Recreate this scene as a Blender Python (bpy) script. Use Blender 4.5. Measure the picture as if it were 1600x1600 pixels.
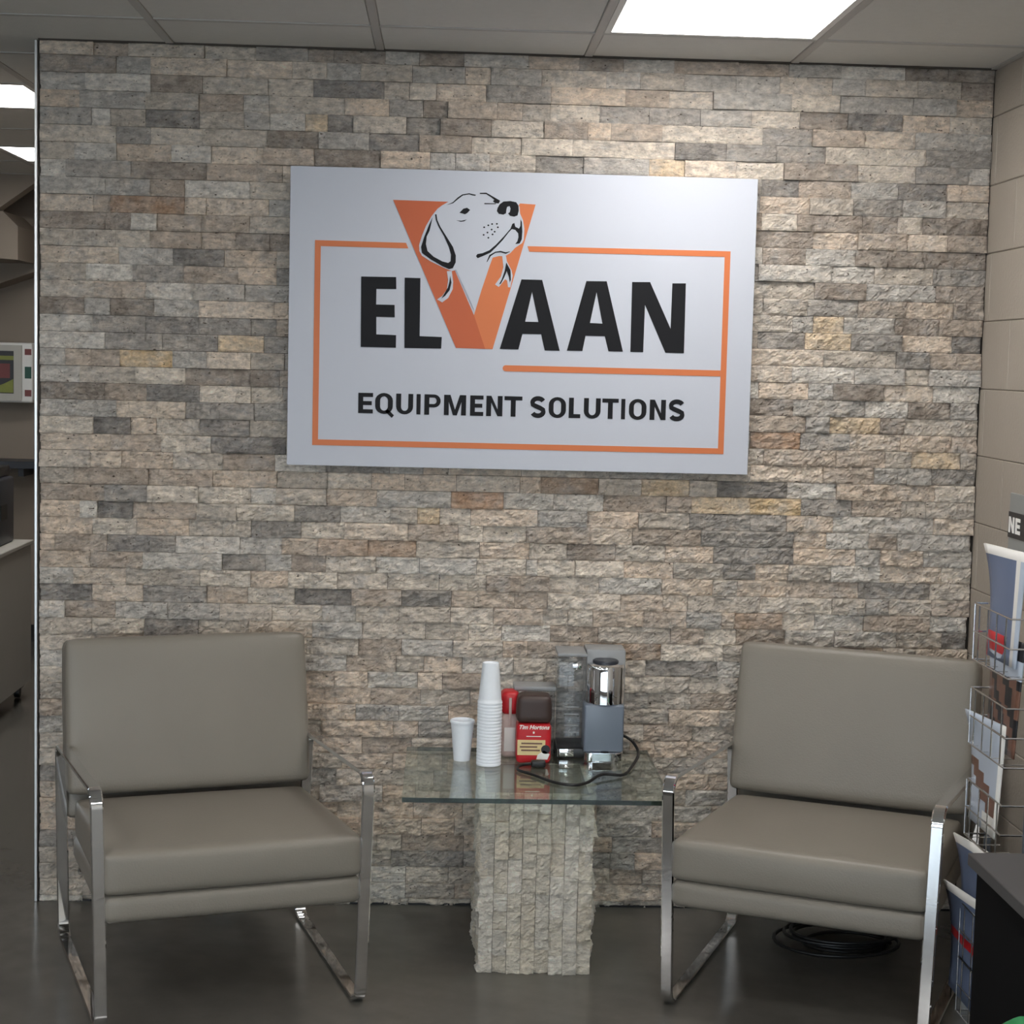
import bpy, bmesh, math, random
from mathutils import Vector, Matrix, noise

random.seed(7)
for o in list(bpy.data.objects):
    bpy.data.objects.remove(o, do_unlink=True)
scene = bpy.context.scene
COL = scene.collection

# ------------------------------------------------------------------ camera
CAM_POS = (1.1964, -5.1362, 1.6611)
cam_data = bpy.data.cameras.new('camera')
cam_data.sensor_fit = 'HORIZONTAL'
cam_data.sensor_width = 36.0
cam_data.lens = 2682.37 * 36.0 / 1600.0
cam_data.clip_start = 0.05
cam = bpy.data.objects.new('camera', cam_data)
COL.objects.link(cam)
_r = Vector((0.99895973, -0.03852316, 0.02440148))
_u = Vector((-0.02091828, 0.08836628, 0.99586838))
_w = Vector((0.04052026, 0.99534284, -0.08746851))
cam.matrix_world = Matrix(((_r.x, _u.x, -_w.x, CAM_POS[0]), (_r.y, _u.y, -_w.y, CAM_POS[1]),
                           (_r.z, _u.z, -_w.z, CAM_POS[2]), (0, 0, 0, 1)))
scene.camera = cam

# ------------------------------------------------------------------ sky, daylight, exposure
world = bpy.data.worlds.new('sky')
scene.world = world
world.use_nodes = True
bgn = world.node_tree.nodes['Background']
bgn.inputs['Color'].default_value = (0.82, 0.91, 1.0, 1)
bgn.inputs['Strength'].default_value = 4.0
LIGHT_PANEL = 13.2
scene.view_settings.view_transform = 'Standard'
scene.view_settings.look = 'None'
scene.view_settings.gamma = 1.0
scene.view_settings.use_curve_mapping = False
scene.view_settings.exposure = 0.33
# portal in the shop window opening behind the viewer (guides sky light, emits nothing itself)
pl = bpy.data.lights.new('window_portal', 'AREA')
pl.shape = 'RECTANGLE'; pl.size = 5.9; pl.size_y = 1.75
pl.cycles.is_portal = True
plo = bpy.data.objects.new('window_portal', pl)
plo.location = (-0.2, -8.02, 1.175); plo.rotation_euler = (math.radians(90), 0, math.radians(180))
COL.objects.link(plo)

# ------------------------------------------------------------------ materials
def lin(c):
    c = c / 255.0
    return c / 12.92 if c <= 0.04045 else ((c + 0.055) / 1.055) ** 2.4
def rgb(r, g, b):
    return (lin(r), lin(g), lin(b), 1.0)

def nn(nt, typ, **kw):
    n = nt.nodes.new(typ)
    for k, v in kw.items():
        setattr(n, k, v)
    return n

def mat(name, col, rough=0.5, metal=0.0, var=0.12, scale=8.0, bump=0.0, bscale=60.0, spec=0.5, stretch=None, coat=0.0):
    m = bpy.data.materials.new(name)
    m.use_nodes = True
    nt = m.node_tree
    b = nt.nodes['Principled BSDF']
    b.inputs['Roughness'].default_value = rough
    b.inputs['Metallic'].default_value = metal
    b.inputs['Specular IOR Level'].default_value = spec
    b.inputs['Coat Weight'].default_value = coat
    tc = nn(nt, 'ShaderNodeNewGeometry')
    src = tc.outputs['Position']
    if stretch:
        mp = nn(nt, 'ShaderNodeMapping')
        mp.inputs['Scale'].default_value = stretch
        nt.links.new(src, mp.inputs['Vector'])
        src = mp.outputs['Vector']
    nz = nn(nt, 'ShaderNodeTexNoise')
    nz.inputs['Scale'].default_value = scale
    nz.inputs['Detail'].default_value = 4
    nt.links.new(src, nz.inputs['Vector'])
    mx = nn(nt, 'ShaderNodeMix', data_type='RGBA')
    mx.inputs['A'].default_value = tuple(min(1, c * (1 - var)) for c in col[:3]) + (1,)
    mx.inputs['B'].default_value = tuple(min(1, c * (1 + var)) for c in col[:3]) + (1,)
    nt.links.new(nz.outputs['Fac'], mx.inputs['Factor'])
    nt.links.new(mx.outputs['Result'], b.inputs['Base Color'])
    if bump:
        n2 = nn(nt, 'ShaderNodeTexNoise')
        n2.inputs['Scale'].default_value = bscale
        n2.inputs['Detail'].default_value = 6
        nt.links.new(src, n2.inputs['Vector'])
        bp = nn(nt, 'ShaderNodeBump')
        bp.inputs['Strength'].default_value = bump
        bp.inputs['Distance'].default_value = 0.005
        nt.links.new(n2.outputs['Fac'], bp.inputs['Height'])
        nt.links.new(bp.outputs['Normal'], b.inputs['Normal'])
    return m

def stone_mat(name, ground, ground2, bump=0.75, var=0.36, pits=1.0):
    """split travertine: colour of each stone from its own colour attribute, veined and pitted"""
    m = bpy.data.materials.new(name)
    m.use_nodes = True
    nt = m.node_tree
    b = nt.nodes['Principled BSDF']
    b.inputs['Roughness'].default_value = 0.85
    b.inputs['Specular IOR Level'].default_value = 0.25
    at = nn(nt, 'ShaderNodeAttribute'); at.attribute_name = 'stone_colour'
    g = nn(nt, 'ShaderNodeNewGeometry')
    mp = nn(nt, 'ShaderNodeMapping'); mp.inputs['Scale'].default_value = (1.0, 1.0, 1.9)
    nt.links.new(g.outputs['Position'], mp.inputs['Vector'])
    nz = nn(nt, 'ShaderNodeTexNoise'); nz.inputs['Scale'].default_value = 40; nz.inputs['Detail'].default_value = 7; nz.inputs['Roughness'].default_value = 0.65
    nt.links.new(mp.outputs['Vector'], nz.inputs['Vector'])
    r1 = nn(nt, 'ShaderNodeMapRange')
    r1.inputs['From Min'].default_value = 0.3; r1.inputs['From Max'].default_value = 0.7
    r1.inputs['To Min'].default_value = 1 - var; r1.inputs['To Max'].default_value = 1 + var
    nt.links.new(nz.outputs['Fac'], r1.inputs['Value'])
    # each stone fades in and out of the common ground colour in cloudy patches
    n4 = nn(nt, 'ShaderNodeTexNoise'); n4.inputs['Scale'].default_value = 15; n4.inputs['Detail'].default_value = 5; n4.inputs['Roughness'].default_value = 0.6
    nt.links.new(g.outputs['Position'], n4.inputs['Vector'])
    r4 = nn(nt, 'ShaderNodeMapRange'); r4.inputs['From Min'].default_value = 0.33; r4.inputs['From Max'].default_value = 0.62
    r4.inputs['To Min'].default_value = 0.42; r4.inputs['To Max'].default_value = 1.0
    nt.links.new(n4.outputs['Fac'], r4.inputs['Value'])
    m4 = nn(nt, 'ShaderNodeMix', data_type='RGBA')
    n5 = nn(nt, 'ShaderNodeTexNoise'); n5.inputs['Scale'].default_value = 21; n5.inputs['Detail'].default_value = 6; n5.inputs['Roughness'].default_value = 0.7
    nt.links.new(mp.outputs['Vector'], n5.inputs['Vector'])
    r5 = nn(nt, 'ShaderNodeMapRange'); r5.inputs['From Min'].default_value = 0.38; r5.inputs['From Max'].default_value = 0.6
    nt.links.new(n5.outputs['Fac'], r5.inputs['Value'])
    m5 = nn(nt, 'ShaderNodeMix', data_type='RGBA')
    m5.inputs['A'].default_value = ground; m5.inputs['B'].default_value = ground2
    nt.links.new(r5.outputs['Result'], m5.inputs['Factor']); nt.links.new(m5.outputs['Result'], m4.inputs['A'])
    nt.links.new(r4.outputs['Result'], m4.inputs['Factor']); nt.links.new(at.outputs['Color'], m4.inputs['B'])
    ml = nn(nt, 'ShaderNodeMix', data_type='RGBA', blend_type='MULTIPLY'); ml.inputs['Factor'].default_value = 1.0
    nt.links.new(m4.outputs['Result'], ml.inputs['A']); nt.links.new(r1.outputs['Result'], ml.inputs['B'])
    # small dark pits
    n3 = nn(nt, 'ShaderNodeTexNoise'); n3.inputs['Scale'].default_value = 75; n3.inputs['Detail'].default_value = 3
    nt.links.new(mp.outputs['Vector'], n3.inputs['Vector'])
    r3 = nn(nt, 'ShaderNodeMapRange'); r3.inputs['To Max'].default_value = pits; r3.inputs['From Min'].default_value = 0.66; r3.inputs['From Max'].default_value = 0.74
    nt.links.new(n3.outputs['Fac'], r3.inputs['Value'])
    m3 = nn(nt, 'ShaderNodeMix', data_type='RGBA'); m3.inputs['B'].default_value = rgb(86, 76, 66)
    nt.links.new(r3.outputs['Result'], m3.inputs['Factor']); nt.links.new(ml.outputs['Result'], m3.inputs['A'])
    nt.links.new(m3.outputs['Result'], b.inputs['Base Color'])
    n2 = nn(nt, 'ShaderNodeTexNoise'); n2.inputs['Scale'].default_value = 95; n2.inputs['Detail'].default_value = 8; n2.inputs['Roughness'].default_value = 0.7
    nt.links.new(mp.outputs['Vector'], n2.inputs['Vector'])
    bp = nn(nt, 'ShaderNodeBump'); bp.inputs['Strength'].default_value = bump; bp.inputs['Distance'].default_value = 0.016
    nt.links.new(n2.outputs['Fac'], bp.inputs['Height']); nt.links.new(bp.outputs['Normal'], b.inputs['Normal'])
    return m

def clear_mat(name, tint, ior=1.5, gloss=(1, 1, 1, 1), haze=0.0, hazecol=(0.5, 0.5, 0.5, 1), rough=0.0):
    """thin clear sheet: Fresnel mirror over tinted see-through body"""
    m = bpy.data.materials.new(name)
    m.use_nodes = True
    nt = m.node_tree
    nt.nodes.remove(nt.nodes['Principled BSDF'])
    out = nt.nodes['Material Output']
    tr = nn(nt, 'ShaderNodeBsdfTransparent'); tr.inputs['Color'].default_value = tint
    gl = nn(nt, 'ShaderNodeBsdfGlossy'); gl.inputs['Color'].default_value = gloss; gl.inputs['Roughness'].default_value = rough
    df = nn(nt, 'ShaderNodeBsdfDiffuse'); df.inputs['Color'].default_value = hazecol
    mh = nn(nt, 'ShaderNodeMixShader'); mh.inputs[0].default_value = haze
    nt.links.new(tr.outputs[0], mh.inputs[1]); nt.links.new(df.outputs[0], mh.inputs[2])
    fr = nn(nt, 'ShaderNodeFresnel')
    ge = nn(nt, 'ShaderNodeNewGeometry')
    ri = nn(nt, 'ShaderNodeMapRange'); ri.inputs['To Min'].default_value = ior; ri.inputs['To Max'].default_value = 1.0 / ior
    nt.links.new(ge.outputs['Backfacing'], ri.inputs['Value']); nt.links.new(ri.outputs['Result'], fr.inputs['IOR'])
    ms = nn(nt, 'ShaderNodeMixShader')
    nt.links.new(fr.outputs[0], ms.inputs[0]); nt.links.new(mh.outputs[0], ms.inputs[1]); nt.links.new(gl.outputs[0], ms.inputs[2])
    nt.links.new(ms.outputs[0], out.inputs['Surface'])
    return m

def emit_mat(name, col, strength):
    m = bpy.data.materials.new(name)
    m.use_nodes = True
    b = m.node_tree.nodes['Principled BSDF']
    b.inputs['Base Color'].default_value = (0.9, 0.9, 0.9, 1)
    b.inputs['Emission Color'].default_value = col
    b.inputs['Emission Strength'].default_value = strength
    return m

def floor_mat():
    m = bpy.data.materials.new('polished_concrete')
    m.use_nodes = True
    nt = m.node_tree
    b = nt.nodes['Principled BSDF']
    b.inputs['Specular IOR Level'].default_value = 0.5
    g = nn(nt, 'ShaderNodeNewGeometry')
    a = nn(nt, 'ShaderNodeTexNoise'); a.inputs['Scale'].default_value = 1.7; a.inputs['Detail'].default_value = 8; a.inputs['Roughness'].default_value = 0.6
    c = nn(nt, 'ShaderNodeTexNoise'); c.inputs['Scale'].default_value = 14; c.inputs['Detail'].default_value = 6
    nt.links.new(g.outputs['Position'], a.inputs['Vector']); nt.links.new(g.outputs['Position'], c.inputs['Vector'])
    cr = nn(nt, 'ShaderNodeValToRGB')
    cr.color_ramp.elements[0].position = 0.3; cr.color_ramp.elements[0].color = rgb(80, 78, 74)
    cr.color_ramp.elements[1].position = 0.7; cr.color_ramp.elements[1].color = rgb(100, 97, 92)
    nt.links.new(a.outputs['Fac'], cr.inputs['Fac'])
    r = nn(nt, 'ShaderNodeMapRange'); r.inputs['To Min'].default_value = 0.85; r.inputs['To Max'].default_value = 1.15
    nt.links.new(c.outputs['Fac'], r.inputs['Value'])
    ml = nn(nt, 'ShaderNodeMix', data_type='RGBA', blend_type='MULTIPLY'); ml.inputs['Factor'].default_value = 1
    nt.links.new(cr.outputs['Color'], ml.inputs['A']); nt.links.new(r.outputs['Result'], ml.inputs['B'])
    nt.links.new(ml.outputs['Result'], b.inputs['Base Color'])
    b.inputs['Roughness'].default_value = 0.19
    return m

M = {}
M['stone'] = stone_mat('split_face_travertine', rgb(184, 183, 182), rgb(226, 212, 197))
M['pale_stone'] = stone_mat('pale_split_stone', rgb(236, 230, 220), rgb(248, 238, 222), bump=0.9, var=0.2, pits=0.15)
M['backing'] = mat('wall_backing', rgb(70, 64, 58), 0.9)
M['floor'] = floor_mat()
M['tile'] = mat('ceiling_tile', rgb(206, 205, 201), 0.9, var=0.04, scale=40, bump=0.25, bscale=260)
M['tbar'] = mat('ceiling_grid_paint', rgb(178, 176, 173), 0.55, var=0.03)
M['diffuser'] = emit_mat('lamp_diffuser', (1.0, 0.965, 0.915, 1), LIGHT_PANEL)
M['lamp_frame'] = mat('lamp_frame_paint', rgb(222, 222, 220), 0.5, var=0.03)
M['block'] = mat('painted_block', rgb(168, 159, 148), 0.6, var=0.05, scale=5, bump=0.35, bscale=90)
M['mortar'] = mat('painted_mortar', rgb(128, 120, 110), 0.75, var=0.06)
M['plaster'] = mat('beige_plaster', rgb(138, 127, 116), 0.75, var=0.04, scale=3)
M['alu'] = mat('brushed_aluminium', rgb(205, 205, 205), 0.32, 0.9, var=0.05)
M['leather'] = mat('taupe_leather', rgb(130, 124, 115), 0.40, var=0.05, scale=6, bump=0.12, bscale=220, spec=0.4)
M['chrome'] = mat('polished_chrome', (0.80, 0.81, 0.83, 1), 0.035, 1.0, var=0.02)
M['sign_white'] = mat('sign_white', rgb(194, 198, 209), 0.6, spec=0.2, var=0.02, scale=3, bump=0.05, bscale=500)
M['sign_edge'] = mat('sign_edge', rgb(205, 206, 210), 0.5, var=0.02)
M['orange'] = mat('sign_orange', rgb(206, 114, 64), 0.5, var=0.03, scale=4)
M['dark_orange'] = mat('sign_dark_orange', rgb(188, 90, 48), 0.5, var=0.03, scale=4)
M['ink'] = mat('sign_black', rgb(18, 18, 23), 0.6, var=0.1, spec=0.25)
M['foam'] = mat('white_foam', rgb(240, 245, 252), 0.65, var=0.02, scale=120, bump=0.12, bscale=500)
M['glass'] = clear_mat('table_glass', (0.90, 0.95, 0.925, 1), 1.62)
M['glass_edge'] = clear_mat('table_glass_edge', (0.06, 0.10, 0.09, 1), 1.5, haze=0.10, hazecol=(0.05, 0.09, 0.08, 1), rough=0.05)
M['clear'] = clear_mat('clear_plastic', (0.80, 0.83, 0.86, 1), 1.4, haze=0.06, hazecol=(0.5, 0.52, 0.55, 1), rough=0.04)
M['pane'] = clear_mat('window_glass', (0.95, 0.97, 0.97, 1), 1.5)
M['grey_plastic'] = mat('grey_plastic', rgb(150, 152, 154), 0.38, var=0.03)
M['slate_plastic'] = mat('slate_plastic', rgb(112, 122, 136), 0.3, var=0.03)
M['black_plastic'] = mat('black_plastic', rgb(24, 24, 26), 0.4, var=0.1)
M['brown_lid'] = mat('brown_lid', rgb(62, 46, 42), 0.45, var=0.08)
M['red'] = mat('red_print', rgb(196, 30, 40), 0.4, var=0.05)
M['cream'] = mat('cream_print', rgb(222, 200, 148), 0.5, var=0.08, scale=60)
M['white'] = mat('white_print', rgb(238, 236, 232), 0.5, var=0.02)
M['pink'] = mat('pinkish_bottle', rgb(206, 184, 178), 0.4, var=0.05)
M['wire'] = mat('chrome_wire', (0.70, 0.71, 0.73, 1), 0.2, 1.0, var=0.03)
M['post'] = mat('grey_blue_post', rgb(112, 120, 132), 0.4, 0.3, var=0.05)
M['mag_blue'] = mat('magazine_blue', rgb(108, 122, 152), 0.35, var=0.18, scale=9)
M['mag_pale'] = mat('magazine_pale', rgb(190, 200, 215), 0.35, var=0.12, scale=12)
M['mag_brown'] = mat('magazine_brown', rgb(118, 84, 70), 0.35, var=0.3, scale=30)
M['mag_dark'] = mat('magazine_dark', rgb(34, 34, 38), 0.35, var=0.2)
M['mag_grey'] = mat('magazine_grey', rgb(140, 142, 140), 0.4, var=0.1)
M['cab_black'] = mat('black_laminate', rgb(10, 10, 13), 0.75, var=0.15, spec=0.15)
M['cab_top'] = mat('charcoal_laminate', rgb(76, 75, 76), 0.55, var=0.08)
M['green'] = mat('green_plastic', rgb(44, 140, 84), 0.5, var=0.15, scale=25)
M['white_cab'] = mat('white_laminate', rgb(176, 174, 168), 0.5, var=0.03)
M['charcoal'] = mat('charcoal_plastic', rgb(46, 50, 58), 0.4, var=0.1)
M['baseboard'] = mat('black_vinyl', rgb(28, 28, 30), 0.5, var=0.1)
M['aed_green'] = mat('dark_green_print', rgb(30, 78, 66), 0.5, var=0.1)
M['aed_yellow'] = mat('yellow_green_print', rgb(124, 130, 58), 0.5, var=0.2, scale=40)
M['aed_red'] = mat('dull_red_print', rgb(112, 56, 56), 0.5, var=0.1)
M['grey_paint'] = mat('grey_wall_paint', rgb(118, 115, 111), 0.7, var=0.04)

# ------------------------------------------------------------------ mesh helpers
def tag(o, label=None, cat=None, group=None, kind=None):
    if label: o['label'] = label
    if cat: o['category'] = cat
    if group: o['group'] = group
    if kind: o['kind'] = kind
    return o

def empty(name, loc=(0, 0, 0), rz=0.0):
    o = bpy.data.objects.new(name, None)
    o.empty_display_size = 0.1
    o.location = loc; o.rotation_euler = (0, 0, rz)
    COL.objects.link(o)
    return o

def link(name, me, m, parent=None, loc=None):
    o = bpy.data.objects.new(name, me)
    if m is not None:
        for mm in (m if isinstance(m, (list, tuple)) else [m]):
            me.materials.append(mm)
    COL.objects.link(o)
    if parent is not None:
        o.parent = parent
    if loc is not None:
        o.location = loc
    return o

def finish(bm, name, m, parent=None, loc=None, smooth=None):
    """one bmesh -> one mesh object; smooth = sharp-edge angle in degrees or None for flat"""
    bmesh.ops.recalc_face_normals(bm, faces=bm.faces)
    me = bpy.data.meshes.new(name)
    bm.to_mesh(me); bm.free()
    if smooth is not None:
        me.polygons.foreach_set('use_smooth', [True] * len(me.polygons))
        me.set_sharp_from_angle(angle=math.radians(smooth))
    return link(name, me, m, parent, loc)

def bx(bm, x0, x1, y0, y1, z0, z1, mi=0):
    v = [bm.verts.new(p) for p in ((x0, y0, z0), (x1, y0, z0), (x1, y1, z0), (x0, y1, z0), (x0, y0, z1), (x1, y0, z1), (x1, y1, z1), (x0, y1, z1))]
    fs = []
    for f in ((0, 3, 2, 1), (4, 5, 6, 7), (0, 1, 5, 4), (1, 2, 6, 5), (2, 3, 7, 6), (3, 0, 4, 7)):
        fc = bm.faces.new([v[i] for i in f]); fc.material_index = mi; fs.append(fc)
    return fs

def bevel(bm, w, seg=2):
    bmesh.ops.bevel(bm, geom=list(bm.edges), offset=w, segments=seg, affect='EDGES', profile=0.5)

def box(name, x0, x1, y0, y1, z0, z1, m, parent=None, bev=0.0, seg=2, loc=None):
    bm = bmesh.new(); bx(bm, x0, x1, y0, y1, z0, z1)
    if bev: bevel(bm, bev, seg)
    return finish(bm, name, m, parent, loc, smooth=40 if bev else None)

def tube(bm, pts, r, n=8, closed=False, mi=0):
    pts = [Vector(p) for p in pts]
    rings = []
    k = len(pts)
    prev = None
    for i, p in enumerate(pts):
        if closed:
            t = pts[(i + 1) % k] - pts[i - 1]
        else:
            t = pts[min(i + 1, k - 1)] - pts[max(i - 1, 0)]
        t.normalize()
        if prev is None:
            a = Vector((0, 0, 1)) if abs(t.z) < 0.9 else Vector((1, 0, 0))
            nrm = t.cross(a).normalized()
        else:
            nrm = (prev - t * prev.dot(t)).normalized()
        prev = nrm
        bn = t.cross(nrm)
        rings.append([bm.verts.new(p + (nrm * math.cos(2 * math.pi * j / n) + bn * math.sin(2 * math.pi * j / n)) * r) for j in range(n)])
    m_ = k if closed else k - 1
    for i in range(m_):
        a, b = rings[i], rings[(i + 1) % k]
        for j in range(n):
            f = bm.faces.new((a[j], a[(j + 1) % n], b[(j + 1) % n], b[j])); f.material_index = mi
    if not closed:
        bm.faces.new(rings[0][::-1]); bm.faces.new(rings[-1])

def lathe(bm, prof, n=28, cx=0, cy=0, mi=0, closed=False):
    """prof: (radius, z) list revolved about a vertical axis"""
    rings = [[bm.verts.new((cx + r * math.cos(2 * math.pi * j / n), cy + r * math.sin(2 * math.pi * j / n), z)) for j in range(n)] for r, z in prof]
    kk = len(rings)
    for i in range(kk if closed else kk - 1):
        a, b = rings[i], rings[(i + 1) % kk]
        for j in range(n):
            f = bm.faces.new((a[j], a[(j + 1) % n], b[(j + 1) % n], b[j])); f.material_index = mi
    if not closed:
        if prof[0][0] > 1e-6: bm.faces.new(rings[0][::-1]).material_index = mi
        if prof[-1][0] > 1e-6: bm.faces.new(rings[-1]).material_index = mi

def rounded(pts, r, seg=7):
    """round the corners of a closed 2D polygon"""
    out = []
    k = len(pts)
    for i in range(k):
        p = Vector(pts[i]); a = Vector(pts[i - 1]) - p; b = Vector(pts[(i + 1) % k]) - p
        a.normalize(); b.normalize()
        ang = a.angle(b)
        d = r / math.tan(ang / 2)
        c = p + (a + b).normalized() * (r / math.sin(ang / 2))
        s = p + a * d - c; e = p + b * d - c
        a0 = math.atan2(s.y, s.x); a1 = math.atan2(e.y, e.x)
        da = (a1 - a0 + math.pi) % (2 * math.pi) - math.pi
        for j in range(seg + 1):
            t = a0 + da * j / seg
            out.append((c.x + r * math.cos(t), c.y + r * math.sin(t)))
    return out

def rbox(bm, sx, sy, sz, r, n=7, puff=(0, 0, 0)):
    """soft upholstered block centred on the origin"""
    t = bmesh.new()
    bmesh.ops.create_cube(t, size=2.0)
    bmesh.ops.subdivide_edges(t, edges=list(t.edges), cuts=n * 2 - 1, use_grid_fill=True)
    h = (sx / 2, sy / 2, sz / 2)
    for v in t.verts:
        c = [math.copysign(1 - (1 - abs(x)) ** 1.7, x) for x in v.co]
        P = Vector((c[0] * h[0], c[1] * h[1], c[2] * h[2]))
        inn = Vector([max(-(h[i] - r), min(h[i] - r, P[i])) for i in range(3)])
        d = P - inn
        if d.length > 1e-9:
            P = inn + d.normalized() * r
        q = [P[i] / h[i] for i in range(3)]
        for i in range(3):
            j, l = (i + 1) % 3, (i + 2) % 3
            P[i] += puff[i] * q[i] * max(0, 1 - q[j] ** 2) * max(0, 1 - q[l] ** 2)
        v.co = P
    me = bpy.data.meshes.new('tmp'); t.to_mesh(me); t.free()
    bm.from_mesh(me); bpy.data.meshes.remove(me)

def prism(bm, poly, y0, y1, ax='xz', mi=0):
    """flat polygon (2D) given thickness: ax 'xz' along Y, 'yz' along X, 'xy' along Z"""
    def P(a, b, c):
        return {'xz': (a, c, b), 'yz': (c, a, b), 'xy': (a, b, c)}[ax]
    f = [bm.verts.new(P(a, b, y0)) for a, b in poly]
    k = [bm.verts.new(P(a, b, y1)) for a, b in poly]
    n = len(poly)
    bm.faces.new(f).material_index = mi
    bm.faces.new(k[::-1]).material_index = mi
    for i in range(n):
        bm.faces.new((f[i], k[i], k[(i + 1) % n], f[(i + 1) % n])).material_index = mi

def text_mesh(s, size, shear=0.0, offset=0.0, align='CENTER'):
    cu = bpy.data.curves.new('lettering', 'FONT')
    cu.body = s; cu.size = size; cu.shear = shear; cu.offset = offset; cu.extrude = 0.0003
    cu.align_x = align; cu.align_y = 'CENTER'; cu.resolution_u = 3
    o = bpy.data.objects.new('tmp_text', cu)
    COL.objects.link(o)
    dg = bpy.context.evaluated_depsgraph_get()
    me = bpy.data.meshes.new_from_object(o.evaluated_get(dg))
    bpy.data.objects.remove(o, do_unlink=True)
    bpy.data.curves.remove(cu)
    me.materials.clear()
    return me

def copy_tree(o, parent=None):
    c = o.copy(); COL.objects.link(c)
    if parent is not None: c.parent = parent
    for ch in list(o.children):
        copy_tree(ch, c)
    return c

# ------------------------------------------------------------------ the room
H = 2.5573            # ceiling height
W = 2.8133            # stone wall runs from x = 0 to the block wall at x = W
XL, YF, YB = -4.2, -8.0, 4.65
T = 0.6096            # ceiling module
GX, GY = 0.3771, -0.3669

fl = box('floor', XL, W + 0.2, YF - 0.2, YB + 0.2, -0.1, 0.0, M['floor'])
tag(fl, 'grey polished concrete floor', kind='structure')

# ceiling: slab, lay-in tiles, grid bars
ceil = box('ceiling', XL, W + 0.2, YF - 0.2, YB + 0.2, H + 0.10, H + 0.2, M['grey_paint'])
tag(ceil, 'white suspended tile ceiling with a metal grid', kind='structure')
LIGHTS = []
LIGHTS = [(2, -1), (-2, 2), (-2, 5), (-6, 2)] + [(ix, iy) for iy in (-4, -7, -10) for ix in (-6, -2, 2)]
light_set = set(LIGHTS)
tile_me = {}
def tile(x0, x1, y0, y1):
    key = (round(x1 - x0, 3), round(y1 - y0, 3))
    if key not in tile_me:
        bm = bmesh.new()
        a, b = key[0] / 2 - 0.0125, key[1] / 2 - 0.0125
        bx(bm, -a, a, -b, b, -0.003, 0.012)
        bevel(bm, 0.003, 1)
        bmesh.ops.recalc_face_normals(bm, faces=bm.faces)
        me = bpy.data.meshes.new('ceiling_tile'); bm.to_mesh(me); bm.free()
        me.materials.append(M['tile'])
        tile_me[key] = me
    o = bpy.data.objects.new('ceiling_tile', tile_me[key])
    COL.objects.link(o); o.parent = ceil
    o.location = ((x0 + x1) / 2, (y0 + y1) / 2, H + 0.004)
iy0, iy1 = -12, 8
for ix in range(-7, 4):
    for iy in range(iy0, iy1):
        x0, y0 = GX + ix * T, GY + iy * T
        x1, y1 = x0 + T, y0 + T
        if (ix, iy) in light_set: continue
        x0, x1 = max(x0, XL), min(x1, W)
        if x0 > -0.3 and y0 > 0: 
            if x0 > 0: continue
        if x0 > 0 and y0 < 0 < y1: y1 = 0.0
        if x1 - x0 < 0.05: continue
        tile(x0, x1, y0, y1)
for ix in range(-7, 5):
    x = GX + ix * T
    if x < XL or x > W: continue
    y1 = 0.0 if x > 0 else GY + iy1 * T
    o = box('grid_bar', x - 0.0125, x + 0.0125, GY + iy0 * T, y1, H - 0.002, H + 0.02, M['tbar'], ceil, 0.002, 1)
for iy in range(iy0, iy1 + 1):
    y = GY + iy * T
    o = box('grid_bar', XL, W if y < 0 else 0.0, y - 0.0115, y + 0.0115, H - 0.0012, H + 0.02, M['tbar'], ceil)
for nm, a in (('trim_1', (0.0, W, -0.022, -0.001, H - 0.004, H + 0.02)), ('trim_2', (W - 0.022, W, GY + iy0 * T, 0, H - 0.003, H + 0.02))):
    tag(box(nm, *a, M['tbar'] if nm == 'trim_2' else M['backing']), 'ceiling edge strip along the ' + ('block wall' if nm == 'trim_2' else 'stone wall'), kind='structure')

# ceiling lamps
def ceiling_light(ix, iy, label):
    x0, y0 = GX + ix * T, GY + iy * T
    e = empty('ceiling_light', (x0 + T / 2, y0 + T / 2, H))
    tag(e, label, 'ceiling light', 'square ceiling light panels')
    a = T / 2 - 0.013
    bm = bmesh.new()
    for r in ((-a, a, -a, -a + 0.018), (-a, a, a - 0.018, a), (-a, -a + 0.018, -a + 0.018, a - 0.018), (a - 0.018, a, -a + 0.018, a - 0.018)):
        bx(bm, *r, -0.001, 0.05)
    finish(bm, 'frame', M['lamp_frame'], e)
    box('diffuser', -a + 0.0175, a - 0.0175, -a + 0.0175, a - 0.0175, 0.002, 0.008, M['diffuser'], e)
for ix, iy in LIGHTS:
    lab = 'square white ceiling light panel further back in the room, out of the picture'
    if (ix, iy) == (2, -1): lab = 'bright square ceiling light panel in front of the stone wall, above the sign'
    elif (ix, iy) == (-2, 2): lab = 'bright ceiling light panel left of the stone wall, the nearer of two there'
    elif (ix, iy) == (-2, 5): lab = 'bright ceiling light panel left of the stone wall, the farther of two there'
    ceiling_light(ix, iy, lab)

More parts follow.
